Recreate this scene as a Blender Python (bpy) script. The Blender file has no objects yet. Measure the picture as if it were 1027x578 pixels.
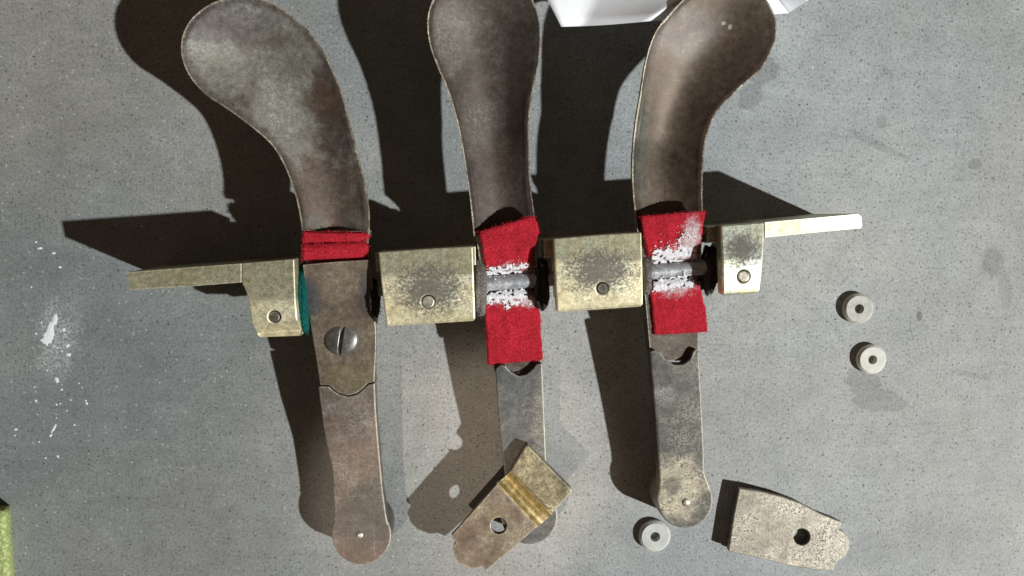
import bpy, bmesh, math, random
from mathutils import Vector, Matrix, noise
R = random.Random(7)
D = bpy.data
C = bpy.context.scene.collection
U = 0.00035                     # one layout unit = 0.35 mm
FL = 850.0                      # focal length in layout units
W, Hh = 1027.0, 578.0

# ------------------------------------------------------------ camera
CAM = Vector((0, 0, 850.0))
FW = Vector((45.5, -72.0, -850.0)).normalized()
RT = FW.cross(Vector((0, 1, 0))).normalized()
UP = RT.cross(FW).normalized()
cd = D.cameras.new('camera'); cam = D.objects.new('camera', cd); C.objects.link(cam)
cam.matrix_world = Matrix.Translation(CAM * U) @ Matrix((RT, UP, -FW)).transposed().to_4x4()
cd.sensor_width = 36.0; cd.lens = FL / W * 36.0
cd.clip_start = 0.005; cd.clip_end = 50.0
sc = bpy.context.scene
sc.camera = cam
sc.view_settings.view_transform = 'Standard'
sc.view_settings.look = 'None'
sc.view_settings.exposure = 0.0
sc.view_settings.gamma = 1.0

# ------------------------------------------------------------ light
wd = D.worlds.new('World'); sc.world = wd; wd.use_nodes = True
bg = wd.node_tree.nodes['Background']
bg.inputs[0].default_value = (1.0, 0.74, 0.53, 1); bg.inputs[1].default_value = 0.088
sd = D.lights.new('sun', 'SUN'); sun = D.objects.new('sun', sd); C.objects.link(sun)
sd.energy = 4.6; sd.angle = math.radians(1.1); sd.color = (0.965, 1.0, 0.985)
SUNDIR = Vector((-0.998, 0.439, -1.0)).normalized()
sun.rotation_euler = SUNDIR.to_track_quat('-Z', 'Y').to_euler()
sun.location = -SUNDIR * 2

def P(px, py, z):               # point of the place seen at layout position (px, py), z units above the ground
    d = FW + RT * ((px - W / 2) / FL) + UP * ((Hh / 2 - py) / FL)
    return CAM + d * ((z - CAM.z) / d.z)

# warm patch of light thrown back from the left on the lower part of the ground
tgt = P(454, 502, 0)
ld = D.lights.new('bounce_lamp', 'SPOT'); lamp = D.objects.new('bounce_lamp', ld); C.objects.link(lamp)
L2 = Vector((0.40, 0.36, -1.0)).normalized()
lamp.location = (tgt - L2 * 2600) * U
lamp.rotation_euler = L2.to_track_quat('-Z', 'Y').to_euler()
ld.energy = 14; ld.color = (1.0, 0.83, 0.66); ld.shadow_soft_size = 0.006
ld.spot_size = math.radians(7.2); ld.spot_blend = 0.6

# ------------------------------------------------------------ node helpers
class NT:
    def __init__(s, name):
        s.m = D.materials.new(name); s.m.use_nodes = True
        s.t = s.m.node_tree; s.b = s.t.nodes['Principled BSDF']
    def n(s, typ, **kw):
        x = s.t.nodes.new(typ)
        for k, v in kw.items(): setattr(x, k, v)
        return x
    def l(s, a, b): s.t.links.new(a, b)
    def set(s, sock, v):
        if isinstance(v, bpy.types.NodeSocket): s.l(v, sock)
        else: sock.default_value = v
    def math(s, op, a, b=0.0, c=None, clamp=False):
        x = s.n('ShaderNodeMath', operation=op, use_clamp=clamp)
        s.set(x.inputs[0], a); s.set(x.inputs[1], b)
        if c is not None: s.set(x.inputs[2], c)
        return x.outputs[0]
    def mix(s, f, a, b, mode='MIX'):
        x = s.n('ShaderNodeMix', data_type='RGBA', blend_type=mode)
        s.set(x.inputs[0], f)
        for i, v in ((6, a), (7, b)):
            if isinstance(v, bpy.types.NodeSocket): s.l(v, x.inputs[i])
            else: x.inputs[i].default_value = (*v[:3], 1)
        return x.outputs[2]
    def noise(s, co, scale, detail=4.0, rough=0.6, dist=0.0):
        x = s.n('ShaderNodeTexNoise')
        s.l(co, x.inputs['Vector']); x.inputs['Scale'].default_value = scale
        x.inputs['Detail'].default_value = detail; x.inputs['Roughness'].default_value = rough
        x.inputs['Distortion'].default_value = dist
        return x.outputs[0]
    def vor(s, co, scale, out=0, rnd=1.0):
        x = s.n('ShaderNodeTexVoronoi')
        s.l(co, x.inputs['Vector']); x.inputs['Scale'].default_value = scale
        x.inputs['Randomness'].default_value = rnd
        return x.outputs[out]
    def ramp(s, f, stops):
        x = s.n('ShaderNodeValToRGB'); s.l(f, x.inputs[0]); cr = x.color_ramp
        while len(cr.elements) < len(stops): cr.elements.new(0.5)
        for e, (p, c) in zip(cr.elements, stops):
            e.position = p
            e.color = (c, c, c, 1) if not hasattr(c, '__len__') else (*c[:3], 1)
        return x.outputs[0]
    def rng(s, f, a, b, c=0.0, d=1.0, smooth=True):
        x = s.n('ShaderNodeMapRange'); x.interpolation_type = 'SMOOTHSTEP' if smooth else 'LINEAR'
        s.set(x.inputs[0], f)
        for i, v in enumerate((a, b, c, d)): x.inputs[i + 1].default_value = v
        return x.outputs[0]
    def co(s, kind='Object'):
        v = s.n('ShaderNodeVectorMath', operation='SCALE')
        s.l(s.n('ShaderNodeTexCoord').outputs[kind], v.inputs[0]); v.inputs['Scale'].default_value = 1.0 / U
        return v.outputs[0]
    def world(s):
        v = s.n('ShaderNodeVectorMath', operation='SCALE')
        s.l(s.n('ShaderNodeNewGeometry').outputs['Position'], v.inputs[0]); v.inputs['Scale'].default_value = 1.0 / U
        return v.outputs[0]
    def ellipse(s, co, c, r, wob=None, wamt=0.0, ang=0.0):      # 0 at centre, 1 on the rim
        mp = s.n('ShaderNodeMapping', vector_type='TEXTURE'); s.l(co, mp.inputs[0])
        mp.inputs['Location'].default_value = (c[0], c[1], 0)
        mp.inputs['Rotation'].default_value = (0, 0, ang)
        mp.inputs['Scale'].default_value = (r[0], r[1], 1e6)
        ln = s.n('ShaderNodeVectorMath', operation='LENGTH'); s.l(mp.outputs[0], ln.inputs[0])
        o = ln.outputs['Value']
        if wob is not None: o = s.math('ADD', o, s.math('MULTIPLY', s.math('SUBTRACT', wob, 0.5), wamt))
        return o
    def bump(s, h, strength=0.3, dist=1.0):
        x = s.n('ShaderNodeBump'); s.l(h, x.inputs['Height'])
        x.inputs['Strength'].default_value = strength; x.inputs['Distance'].default_value = dist * U
        s.l(x.outputs[0], s.b.inputs['Normal'])

def metal(name, cols, scale=40, metallic=0.75, rough=(0.38, 0.55), edge=(0.72, 0.66, 0.55), edge_amt=0.95, pits=0.5,
          patch=None, patch_col=(0.14, 0.12, 0.10), grain=0.32, bump=0.12, bev=2.2, scratch=0.3, pitcol=(0.05, 0.04, 0.035), tint=None, dull=None, rim=False, lines=0.30):
    m = NT(name); co = m.co()
    n1 = m.noise(co, 1.0 / scale, 6, 0.62, 0.4)
    k = len(cols)
    base = m.ramp(n1, [(0.34 + 0.32 * i / (k - 1), c) for i, c in enumerate(cols)])
    n2 = m.noise(co, 1 / 5.0, 5, 0.7)
    if tint:
        for c, r, col, amt in tint:
            e = m.ellipse(co, c, r, m.noise(co, 1 / 17.0, 5, 0.7), 1.5 if min(r) > 4 else 0.2)
            base = m.mix(m.math('MULTIPLY', m.rng(e, 0.55, 1.15, 1, 0), amt), base, col)
    base = m.mix(0.7, base, m.ramp(m.math('ADD', m.math('MULTIPLY', n2, 0.6), m.math('MULTIPLY', m.noise(co, 1 / 13.0, 5, 0.7, 0.6), 0.4)), [(0.34, 0.45), (0.5, 0.95), (0.66, 1.55)]), 'MULTIPLY')
    base = m.mix(grain, base, m.ramp(m.noise(co, 1 / 2.2, 3, 0.8), [(0.3, 0.5), (0.5, 1.0), (0.72, 1.3)]), 'MULTIPLY')
    n3 = m.noise(co, 1 / 2.0, 3, 0.75)
    pit = m.rng(m.math('ADD', n3, m.math('MULTIPLY', n1, 0.35)), 0.70, 0.80)
    glint = m.rng(m.math('SUBTRACT', n3, m.math('MULTIPLY', m.math('SUBTRACT', n1, 0.5), 0.3)), 0.40, 0.30)
    base = m.mix(m.math('MULTIPLY', pit, pits), base, pitcol)
    base = m.mix(m.math('MULTIPLY', glint, pits * 0.55), base, m.mix(1.0, base, (2.1, 2.05, 1.9), 'MULTIPLY'))
    if rim:                         # dirt gathered under the rim of the dish
        at = m.n('ShaderNodeAttribute', attribute_name='rim_distance')
        dd_ = m.math('ADD', at.outputs['Fac'], m.math('MULTIPLY', m.math('SUBTRACT', m.noise(co, 1 / 12.0, 5, 0.7), 0.5), 16.0))
        base = m.mix(m.rng(dd_, 2.0, 9.0, 0.75, 0.0), base, m.mix(1.0, base, (0.40, 0.35, 0.36), 'MULTIPLY'))
    if dull is not None:            # light on the fold put into the colour: upper half darker, lower bright
        sy = m.n('ShaderNodeSeparateXYZ'); m.l(co, sy.inputs[0])
        dz = m.rng(m.math('ADD', m.math('SUBTRACT', sy.outputs[1], dull), m.math('MULTIPLY', m.math('SUBTRACT', n2, 0.5), 16.0)), -1.5, 5.0)
        base = m.mix(dz, base, m.mix(1.0, base, (0.52, 0.53, 0.52), 'MULTIPLY'))
    rr = m.rng(n1, 0.3, 0.7, rough[0], rough[1], False)
    rr = m.math('ADD', rr, m.math('MULTIPLY', m.math('SUBTRACT', n2, 0.5), 0.25))
    met = metallic
    if patch:
        e = m.ellipse(co, patch[0], patch[1], m.noise(co, 1 / 9.0, 4, 0.7), 0.7)
        sp = m.noise(co, 1 / 2.4, 3, 0.85)
        msk = m.math('ADD', m.math('MULTIPLY', m.math('SUBTRACT', 0.92, e), 1.7), m.math('ADD', m.math('MULTIPLY', m.math('SUBTRACT', sp, 0.5), 5.0), 0.30), None, True)
        msk = m.math('MULTIPLY', msk, m.rng(e, 1.2, 1.6, 0.9, 0.0))
        base = m.mix(msk, base, patch_col)
        rr = m.math('ADD', rr, m.math('MULTIPLY', msk, 0.12))
        met = m.math('SUBTRACT', metallic, m.math('MULTIPLY', msk, 0.35))
    if edge_amt > 0:
        bv = m.n('ShaderNodeBevel'); bv.samples = 4; bv.inputs[0].default_value = bev * U
        ge = m.n('ShaderNodeNewGeometry')
        dt = m.n('ShaderNodeVectorMath', operation='DOT_PRODUCT')
        m.l(bv.outputs[0], dt.inputs[0]); m.l(ge.outputs['Normal'], dt.inputs[1])
        w = m.math('MULTIPLY', m.rng(dt.outputs['Value'], 0.985, 0.87, 0.0, 1.0), m.rng(m.math('ADD', m.math('MULTIPLY', n2, 0.5), m.math('MULTIPLY', n3, 0.5)), 0.40, 0.56, 0.25, 1.0))
        w = m.math('MULTIPLY', w, edge_amt)
        base = m.mix(w, base, edge)
    m.l(base, m.b.inputs['Base Color'])
    m.set(m.b.inputs['Metallic'], met); m.set(m.b.inputs['Roughness'], rr)
    sx = m.n('ShaderNodeMapping'); m.l(co, sx.inputs[0]); sx.inputs['Scale'].default_value = (1, 0.06, 1); sx.inputs['Rotation'].default_value = (0, 0, 0.25)
    sc1 = m.n('ShaderNodeMapping'); m.l(co, sc1.inputs[0]); sc1.inputs['Scale'].default_value = (0.9, 0.03, 1); sc1.inputs['Rotation'].default_value = (0, 0, 0.7)
    sc2 = m.n('ShaderNodeMapping'); m.l(co, sc2.inputs[0]); sc2.inputs['Scale'].default_value = (0.035, 0.8, 1); sc2.inputs['Rotation'].default_value = (0, 0, -0.35)
    ln_ = m.math('MAXIMUM', m.rng(m.noise(sc1.outputs[0], 0.35, 2, 0.5), 0.66, 0.72), m.rng(m.noise(sc2.outputs[0], 0.35, 2, 0.5), 0.66, 0.72))
    base = m.mix(m.math('MULTIPLY', ln_, lines), base, m.mix(1.0, base, (1.9, 1.85, 1.75), 'MULTIPLY'))
    m.l(base, m.b.inputs['Base Color'])
    h = m.math('ADD', m.math('MULTIPLY', n2, 0.7), m.math('MULTIPLY', m.noise(sx.outputs[0], 0.8, 2, 0.6), scratch))
    m.bump(m.math('ADD', h, m.math('MULTIPLY', n3, 0.25)), bump, 1.2)
    return m.m

def felt_mat(name, c1, c2, bump=0.8, dust=()):
    m = NT(name); co = m.co()
    a = m.noise(co, 1 / 1.8, 4, 0.75); b = m.noise(co, 1 / 14.0, 3, 0.6)
    col = m.mix(m.rng(a, 0.35, 0.7), c1, c2)
    col = m.mix(0.6, col, m.ramp(b, [(0.3, 0.65), (0.7, 1.2)]), 'MULTIPLY')
    for c, r, ang, amt in dust:      # chalk rubbed into the nap
        e = m.ellipse(co, c, r, m.noise(co, 1 / 6.0, 5, 0.75), 1.6, ang)
        k = m.math('MULTIPLY', m.rng(e, 0.45, 1.25, 1, 0), m.rng(a, 0.34, 0.58, 0.4, 1.0))
        col = m.mix(m.math('MULTIPLY', k, amt), col, (0.72, 0.71, 0.73))
    m.l(col, m.b.inputs['Base Color']); m.b.inputs['Roughness'].default_value = 0.95
    m.b.inputs['Specular IOR Level'].default_value = 0.1
    m.b.inputs['Sheen Weight'].default_value = 0.25; m.b.inputs['Sheen Roughness'].default_value = 0.5
    m.b.inputs['Sheen Tint'].default_value = (*c2, 1)
    m.bump(a, bump, 1.6)
    return m.m

def plain(name, c, rough=0.6, metallic=0.0, var=0.3, scale=6.0, bump=0.2, spec=0.5):
    m = NT(name); co = m.co()
    a = m.noise(co, 1 / scale, 5, 0.65)
    col = m.mix(1.0, c, m.ramp(a, [(0.25, 1 - var), (0.75, 1 + var * 0.6)]), 'MULTIPLY')
    m.l(col, m.b.inputs['Base Color']); m.b.inputs['Roughness'].default_value = rough
    m.b.inputs['Metallic'].default_value = metallic; m.b.inputs['Specular IOR Level'].default_value = spec
    m.bump(a, bump, 1.0)
    return m.m

# ------------------------------------------------------------ object helpers (meshes are written in layout units of the place)
def tag(o, label=None, cat=None, group=None, kind=None):
    if label: o['label'] = label
    if cat: o['category'] = cat
    if group: o['group'] = group
    if kind: o['kind'] = kind
    return o
def empty(name, p, label, cat, group=None):
    o = D.objects.new(name, None); C.objects.link(o); o.location = Vector(p) * U
    o.empty_display_size = 0.01
    return tag(o, label, cat, group)
def wloc(o):
    v = Vector((0, 0, 0))
    while o: v = v + o.location; o = o.parent
    return v
def obj(name, bm, m, parent=None, at=None, smooth=False):
    org = Vector(at) * U if at is not None else (wloc(parent) if parent else Vector((0, 0, 0)))
    bmesh.ops.recalc_face_normals(bm, faces=bm.faces)
    for v in bm.verts: v.co = v.co * U - org
    if smooth:
        for f in bm.faces: f.smooth = True
    me = D.meshes.new(name); bm.to_mesh(me); bm.free()
    for mm in (m if isinstance(m, (list, tuple)) else [m]): me.materials.append(mm)
    o = D.objects.new(name, me); C.objects.link(o)
    if parent: o.parent = parent; o.location = org - wloc(parent)
    else: o.location = org
    return o
def mid(pts): 
    v = Vector((0, 0, 0))
    for p in pts: v += p
    v /= len(pts); v.z = 0
    return v
def sharpen(bm, off, seg=2, ang=40):
    es = [e for e in bm.edges if len(e.link_faces) == 2 and e.calc_face_angle(0) > math.radians(ang)]
    if es: bmesh.ops.bevel(bm, geom=es, offset=off, offset_type='OFFSET', segments=seg, profile=0.5, affect='EDGES', clamp_overlap=True)
def spline(pts, n):
    """Catmull-Rom through pts, n samples evenly spaced by length"""
    q = [Vector(p) for p in pts]; out = []
    e = [q[0] * 2 - q[1]] + q + [q[-1] * 2 - q[-2]]
    for i in range(1, len(e) - 2):
        for t in range(12):
            t /= 12.0; a, b, c, d = e[i - 1], e[i], e[i + 1], e[i + 2]
            out.append(0.5 * ((2 * b) + (c - a) * t + (2 * a - 5 * b + 4 * c - d) * t * t + (3 * b - a - 3 * c + d) * t ** 3))
    out.append(q[-1])
    L = [0.0]
    for a, b in zip(out, out[1:]): L.append(L[-1] + (b - a).length)
    res = []; j = 0
    for i in range(n):
        s = L[-1] * i / (n - 1)
        while j < len(L) - 2 and L[j + 1] < s: j += 1
        f = (s - L[j]) / max(1e-9, L[j + 1] - L[j])
        res.append(out[j].lerp(out[j + 1], min(1, f)))
    return res
def slab(outline, zt, zb, hole=None, bev=1.2, seg=2, bm=None, holen=24):
    """plate with a traced outline; zt a height or a function of (px,py); zb bottom height or a function; hole=(px,py,r)"""
    bm = bm or bmesh.new()
    ft = zt if callable(zt) else (lambda x, y: zt)
    top = [P(x, y, ft(x, y)) for x, y in outline]
    loops = [top]
    if hole:
        hp = []
        for i in range(holen):
            a = 2 * math.pi * i / holen
            hx, hy = hole[0] + hole[2] * math.cos(a), hole[1] + hole[2] * math.sin(a)
            hp.append(P(hx, hy, ft(hx, hy)))
        loops.append(hp)
    def bot(v, i, L):
        if callable(zb): return Vector((v.x, v.y, zb(v)))
        return Vector((v.x, v.y, zb))
    ring = []
    for lp in loops:
        tv = [bm.verts.new(v) for v in lp]; bv = [bm.verts.new(bot(v, 0, lp)) for v in lp]
        n = len(lp)
        te = [bm.edges.new((tv[i], tv[(i + 1) % n])) for i in range(n)]
        be = [bm.edges.new((bv[i], bv[(i + 1) % n])) for i in range(n)]
        for i in range(n): bm.faces.new((tv[i], tv[(i + 1) % n], bv[(i + 1) % n], bv[i]))
        ring.append((tv, bv, te, be))
    if hole:
        for k in (2, 3): bmesh.ops.triangle_fill(bm, use_beauty=True, use_dissolve=False, edges=[e for r in ring for e in r[k]])
    else:
        bm.faces.new(ring[0][0]); bm.faces.new(ring[0][1])
    bmesh.ops.recalc_face_normals(bm, faces=bm.faces)
    if bev: sharpen(bm, bev, seg)
    return bm
def strip(st, nu=8, bm=None, jit=0.0):
    """solid lofted through stations ((lx,ly),(rx,ry),ztop,zbot)"""
    bm = bm or bmesh.new(); T = []; B = []
    for (l, r, zt, zb) in st:
        rt = []; rb = []
        for j in range(nu + 1):
            u = j / nu
            x = l[0] + (r[0] - l[0]) * u; y = l[1] + (r[1] - l[1]) * u
            z = zt(u) if callable(zt) else zt
            p = P(x, y, z)
            if jit and (j in (0, nu)): p += Vector((R.uniform(-jit, jit), R.uniform(-jit, jit), 0))
            rt.append(bm.verts.new(p)); rb.append(bm.verts.new((p.x, p.y, (zb(u) if callable(zb) else zb))))
        T.append(rt); B.append(rb)
    n = len(st)
    for i in range(n - 1):
        for j in range(nu):
            bm.faces.new((T[i][j], T[i][j + 1], T[i + 1][j + 1], T[i + 1][j]))
            bm.faces.new((B[i][j], B[i + 1][j], B[i + 1][j + 1], B[i][j + 1]))
        bm.faces.new((T[i][0], T[i + 1][0], B[i + 1][0], B[i][0]))
        bm.faces.new((T[i][nu], B[i][nu], B[i + 1][nu], T[i + 1][nu]))
    for i in (0, n - 1):
        for j in range(nu): bm.faces.new((T[i][j], B[i][j], B[i][j + 1], T[i][j + 1]))
    return bm
def tube_between(a, b, r, n=20, bm=None, hole=0.0, bev=0.0):
    bm = bm or bmesh.new()
    a = Vector(a); b = Vector(b); d = (b - a).normalized()
    s = d.orthogonal().normalized(); t = d.cross(s)
    def ringv(c, rr): return [bm.verts.new(c + (s * math.cos(2 * math.pi * i / n) + t * math.sin(2 * math.pi * i / n)) * rr) for i in range(n)]
    def band(x, y):
        for i in range(n): bm.faces.new((x[i], x[(i + 1) % n], y[(i + 1) % n], y[i]))
    c = bev
    prof = [(a + d * 0, r - c), (a + d * c, r), (b - d * c, r), (b, r - c)] if c else [(a, r), (b, r)]
    rs = [ringv(p, q) for p, q in prof]
    for x, y in zip(rs, rs[1:]): band(x, y)
    if hole:
        hs = [ringv(b, hole), ringv(a, hole)]
        band(rs[-1], hs[0]); band(hs[0], hs[1]); band(hs[1], rs[0])
    else:
        bm.faces.new(rs[0]); bm.faces.new(rs[-1])
    return bm
def arc(cx, cy, r, a0, a1, n):
    return [(cx + r * math.cos(math.radians(a0 + (a1 - a0) * i / (n - 1))), cy + r * math.sin(math.radians(a0 + (a1 - a0) * i / (n - 1)))) for i in range(n)]

# ------------------------------------------------------------ the ground
def PX(px, py): p = P(px, py, 0); return (p.x, p.y)
g = NT('concrete'); co = g.world()
big = g.noise(co, 1 / 260.0, 4, 0.55, 0.3); md = g.noise(co, 1 / 34.0, 5, 0.6, 0.2); fine = g.noise(co, 1 / 2.6, 4, 0.8); grit = g.noise(co, 1 / 1.1, 2, 0.7)
sxyz = g.n('ShaderNodeSeparateXYZ'); g.l(co, sxyz.inputs[0])
# light falling off to the left, put into the concrete colour with uneven limit
light_falloff = g.rng(g.math('ADD', sxyz.outputs[0], g.math('MULTIPLY', g.math('SUBTRACT', g.noise(co, 1 / 300.0, 5, 0.6), 0.5), 900.0)), -420.0, 330.0)
col = g.mix(light_falloff, (0.195, 0.198, 0.194), (0.335, 0.342, 0.342))
col = g.mix(0.6, col, g.ramp(big, [(0.33, (0.72, 0.76, 0.78)), (0.5, (1.0, 1.0, 1.0)), (0.68, (1.20, 1.17, 1.13))]), 'MULTIPLY')
col = g.mix(0.45, col, g.ramp(md, [(0.3, 0.74), (0.7, 1.18)]), 'MULTIPLY')
col = g.mix(0.4, col, g.ramp(g.noise(co, 1 / 11.0, 5, 0.72, 0.5), [(0.3, 0.78), (0.7, 1.2)]), 'MULTIPLY')
tm = g.n('ShaderNodeMapping'); g.l(co, tm.inputs[0]); tm.inputs['Rotation'].default_value = (0, 0, 0.5); tm.inputs['Scale'].default_value = (0.10, 1.0, 1)
trowel = g.noise(tm.outputs[0], 1 / 7.0, 4, 0.6, 0.8)
col = g.mix(0.28, col, g.ramp(trowel, [(0.32, 0.82), (0.5, 1.0), (0.68, 1.12)]), 'MULTIPLY')
col = g.mix(0.85, col, g.ramp(fine, [(0.26, 0.45), (0.5, 1.0), (0.75, 1.45)]), 'MULTIPLY')
col = g.mix(1.0, col, g.ramp(g.noise(co, 1 / 420.0, 3, 0.5), [(0.40, (0.955, 1.0, 1.015)), (0.60, (1.04, 1.0, 0.965))]), 'MULTIPLY')
# blotchy dark aggregate, pinholes and pale grains, each with its own size
def spots(scale, dens, lo, hi):
    v = g.vor(co, scale); k = g.vor(co, scale, 1)
    sep = g.n('ShaderNodeSeparateColor'); g.l(k, sep.inputs[0])
    m_ = g.rng(v, lo, hi, 1.0, 0.0)
    return g.math('MULTIPLY', m_, g.rng(sep.outputs[0], dens, dens + 0.02, 1.0, 0.0, False))
col = g.mix(g.math('MULTIPLY', spots(1 / 3.4, 0.45, 0.10, 0.42), 0.6), col, (0.085, 0.085, 0.085))
col = g.mix(g.math('MULTIPLY', spots(1 / 9.0, 0.30, 0.08, 0.16), 0.8), col, (0.05, 0.05, 0.05))
col = g.mix(g.math('MULTIPLY', spots(1 / 5.2, 0.35, 0.10, 0.22), 0.75), col, (0.06, 0.06, 0.06))
col = g.mix(g.math('MULTIPLY', spots(1 / 6.0, 0.22, 0.08, 0.26), 0.45), col, (0.50, 0.50, 0.49))
wob = g.noise(co, 1 / 13.0, 4, 0.6); stain = None
for (c, r, a, amt) in [((765, 72), (17, 14), 0.4, .42), ((752, 97), (13, 14), 0.1, .42), ((884, 402), (32, 13), -0.1, .36), ((866, 385), (22, 16), -0.35, .36),
                       ((842, 221), (4.5, 4.2), 0, .7), ((922, 317), (3.4, 5.4), 0.2, .75), ((890, 72), (9, 3), -0.6, .3), ((978, 165), (8, 6), 0, .4), ((884, 122), (6, 7), 0, .3),
                       ((995, 262), (13, 14), 0.3, .4), ((1008, 290), (8, 22), 0.2, .25), ((880, 145), (36, 4), -0.42, .25), ((975, 376), (24, 3), -0.2, .25),
                       ((905, 545), (60, 22), 0.2, .12), ((90, 140), (60, 45), 0.3, .10)]:
    e = g.ellipse(co, PX(*c), r, wob, 1.7 if r[0] > 8 else 0.3, a)
    k = g.math('MULTIPLY', g.rng(e, 0.80, 1.08, 1.0, 0.0), amt)
    stain = k if stain is None else g.math('MAXIMUM', stain, k)
col = g.mix(stain, col, (0.10, 0.10, 0.095))
dust = g.ellipse(co, PX(58, 340), (26, 48), wob, 1.8, -0.1)
col = g.mix(g.math('MULTIPLY', g.math('MULTIPLY', g.rng(dust, 0.1, 1.1, 1.0, 0.0), g.rng(fine, 0.38, 0.66)), 0.55), col, (0.62, 0.63, 0.64))
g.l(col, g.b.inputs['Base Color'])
g.b.inputs['Roughness'].default_value = 0.6; g.b.inputs['Specular IOR Level'].default_value = 0.5
g.bump(g.math('ADD', g.math('MULTIPLY', fine, 0.8), g.math('ADD', g.math('MULTIPLY', grit, 0.35), g.math('MULTIPLY', md, 1.2))), 0.35, 1.1)
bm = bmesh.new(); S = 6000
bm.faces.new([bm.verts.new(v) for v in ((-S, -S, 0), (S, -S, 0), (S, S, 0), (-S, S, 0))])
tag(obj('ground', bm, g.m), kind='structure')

# ------------------------------------------------------------ materials of the things
BROWN = [(0.13, 0.098, 0.078), (0.22, 0.165, 0.135), (0.34, 0.28, 0.24)]
m_sp1 = lambda c: metal('tarnished_silver_brown', [(0.13, 0.10, 0.078), (0.235, 0.222, 0.19), (0.31, 0.305, 0.27)], 48, 0.4, (0.55, 0.68), pits=0.35, tint=c, rim=True, edge=(0.3, 0.26, 0.2))
m_sp2 = lambda c: metal('dark_bronze', [(0.055, 0.043, 0.035), (0.085, 0.066, 0.053), (0.135, 0.118, 0.095)], 44, 0.4, (0.52, 0.65), pits=0.5, tint=c, rim=True, edge=(0.3, 0.26, 0.2))
m_sp3 = lambda c: metal('smooth_brown_bronze', [(0.075, 0.052, 0.036), (0.108, 0.077, 0.055), (0.135, 0.105, 0.08)], 60, 0.4, (0.5, 0.6), pits=0.15, tint=c, bump=0.08, grain=0.4, rim=True, edge=(0.3, 0.26, 0.2))
m_tail1 = lambda c: metal('brown_bronze', [(0.115, 0.082, 0.066), (0.165, 0.128, 0.105), (0.235, 0.20, 0.175)], 36, 0.4, (0.5, 0.65), pits=0.5, tint=c)
m_tail2 = lambda c: metal('grey_bronze', [(0.085, 0.086, 0.084), (0.125, 0.124, 0.12), (0.19, 0.18, 0.165)], 34, 0.45, (0.48, 0.62), pits=0.5, tint=c)
m_tail3 = lambda c: metal('worn_grey_bronze', [(0.075, 0.07, 0.06), (0.135, 0.127, 0.11), (0.225, 0.21, 0.18)], 30, 0.45, (0.46, 0.6), pits=0.8, grain=0.5, tint=c)
m_end3 = metal('rubbed_golden_bronze', [(0.22, 0.185, 0.14), (0.33, 0.28, 0.21), (0.46, 0.41, 0.33)], 22, 0.5, (0.42, 0.54), pits=0.8, grain=0.7)
m_end1 = metal('grey_brown_bronze', [(0.10, 0.085, 0.073), (0.135, 0.118, 0.102), (0.175, 0.158, 0.135)], 26, 0.4, (0.5, 0.62), pits=0.45)
m_shank = metal('dull_bronze', [(0.08, 0.062, 0.05), (0.13, 0.10, 0.08), (0.2, 0.165, 0.135)], 30, 0.45, (0.5, 0.65), pits=0.4)
m_rim = metal('rubbed_edge', [(0.16, 0.125, 0.09), (0.36, 0.30, 0.22), (0.60, 0.53, 0.41)], 14, 0.5, (0.45, 0.6), pits=0.7, edge_amt=0.0, grain=0.8)
m_rivet = metal('pale_rivet_metal', [(0.42, 0.39, 0.35), (0.55, 0.52, 0.46), (0.66, 0.62, 0.55)], 10, 0.6, (0.4, 0.5), pits=0.3, edge_amt=0.0)
m_screw = metal('grey_steel', [(0.12, 0.114, 0.107), (0.175, 0.165, 0.152), (0.24, 0.228, 0.21)], 12, 0.6, (0.34, 0.46), pits=0.3, edge_amt=0.2, scratch=0.1, bump=0.06)
m_cap = metal('mottled_brown_brass', [(0.13, 0.095, 0.07), (0.19, 0.15, 0.105), (0.25, 0.21, 0.145)], 32, 0.45, (0.48, 0.6), pits=0.35)
BR = [(0.70, 0.605, 0.375), (0.84, 0.75, 0.50), (0.92, 0.845, 0.62)]
RED = ((0.32, 0.012, 0.022), (0.62, 0.032, 0.050))
m_red = felt_mat('red_felt', *RED)
m_teal = felt_mat('teal_felt', (0.004, 0.055, 0.05), (0.01, 0.125, 0.105))
m_gfelt = felt_mat('grey_felt', (0.10, 0.088, 0.078), (0.27, 0.25, 0.23))
m_dfelt = felt_mat('dark_felt', (0.018, 0.016, 0.015), (0.085, 0.075, 0.068))
m_powder = plain('white_powder', (0.72, 0.70, 0.73), 0.9, 0, 0.22, 3.0, 0.6, 0.2)
m_pin = metal('graphite_grey_steel', [(0.30, 0.31, 0.335), (0.42, 0.43, 0.455), (0.58, 0.585, 0.61)], 9, 0.3, (0.4, 0.55), pits=0.3, edge_amt=0.0)
m_nylon = plain('off_white_nylon', (0.50, 0.485, 0.44), 0.5, 0, 0.35, 7.0, 0.25)
m_paint = plain('white_paint', (0.68, 0.70, 0.71), 0.6, 0, 0.1, 3.0, 0.3)

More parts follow.
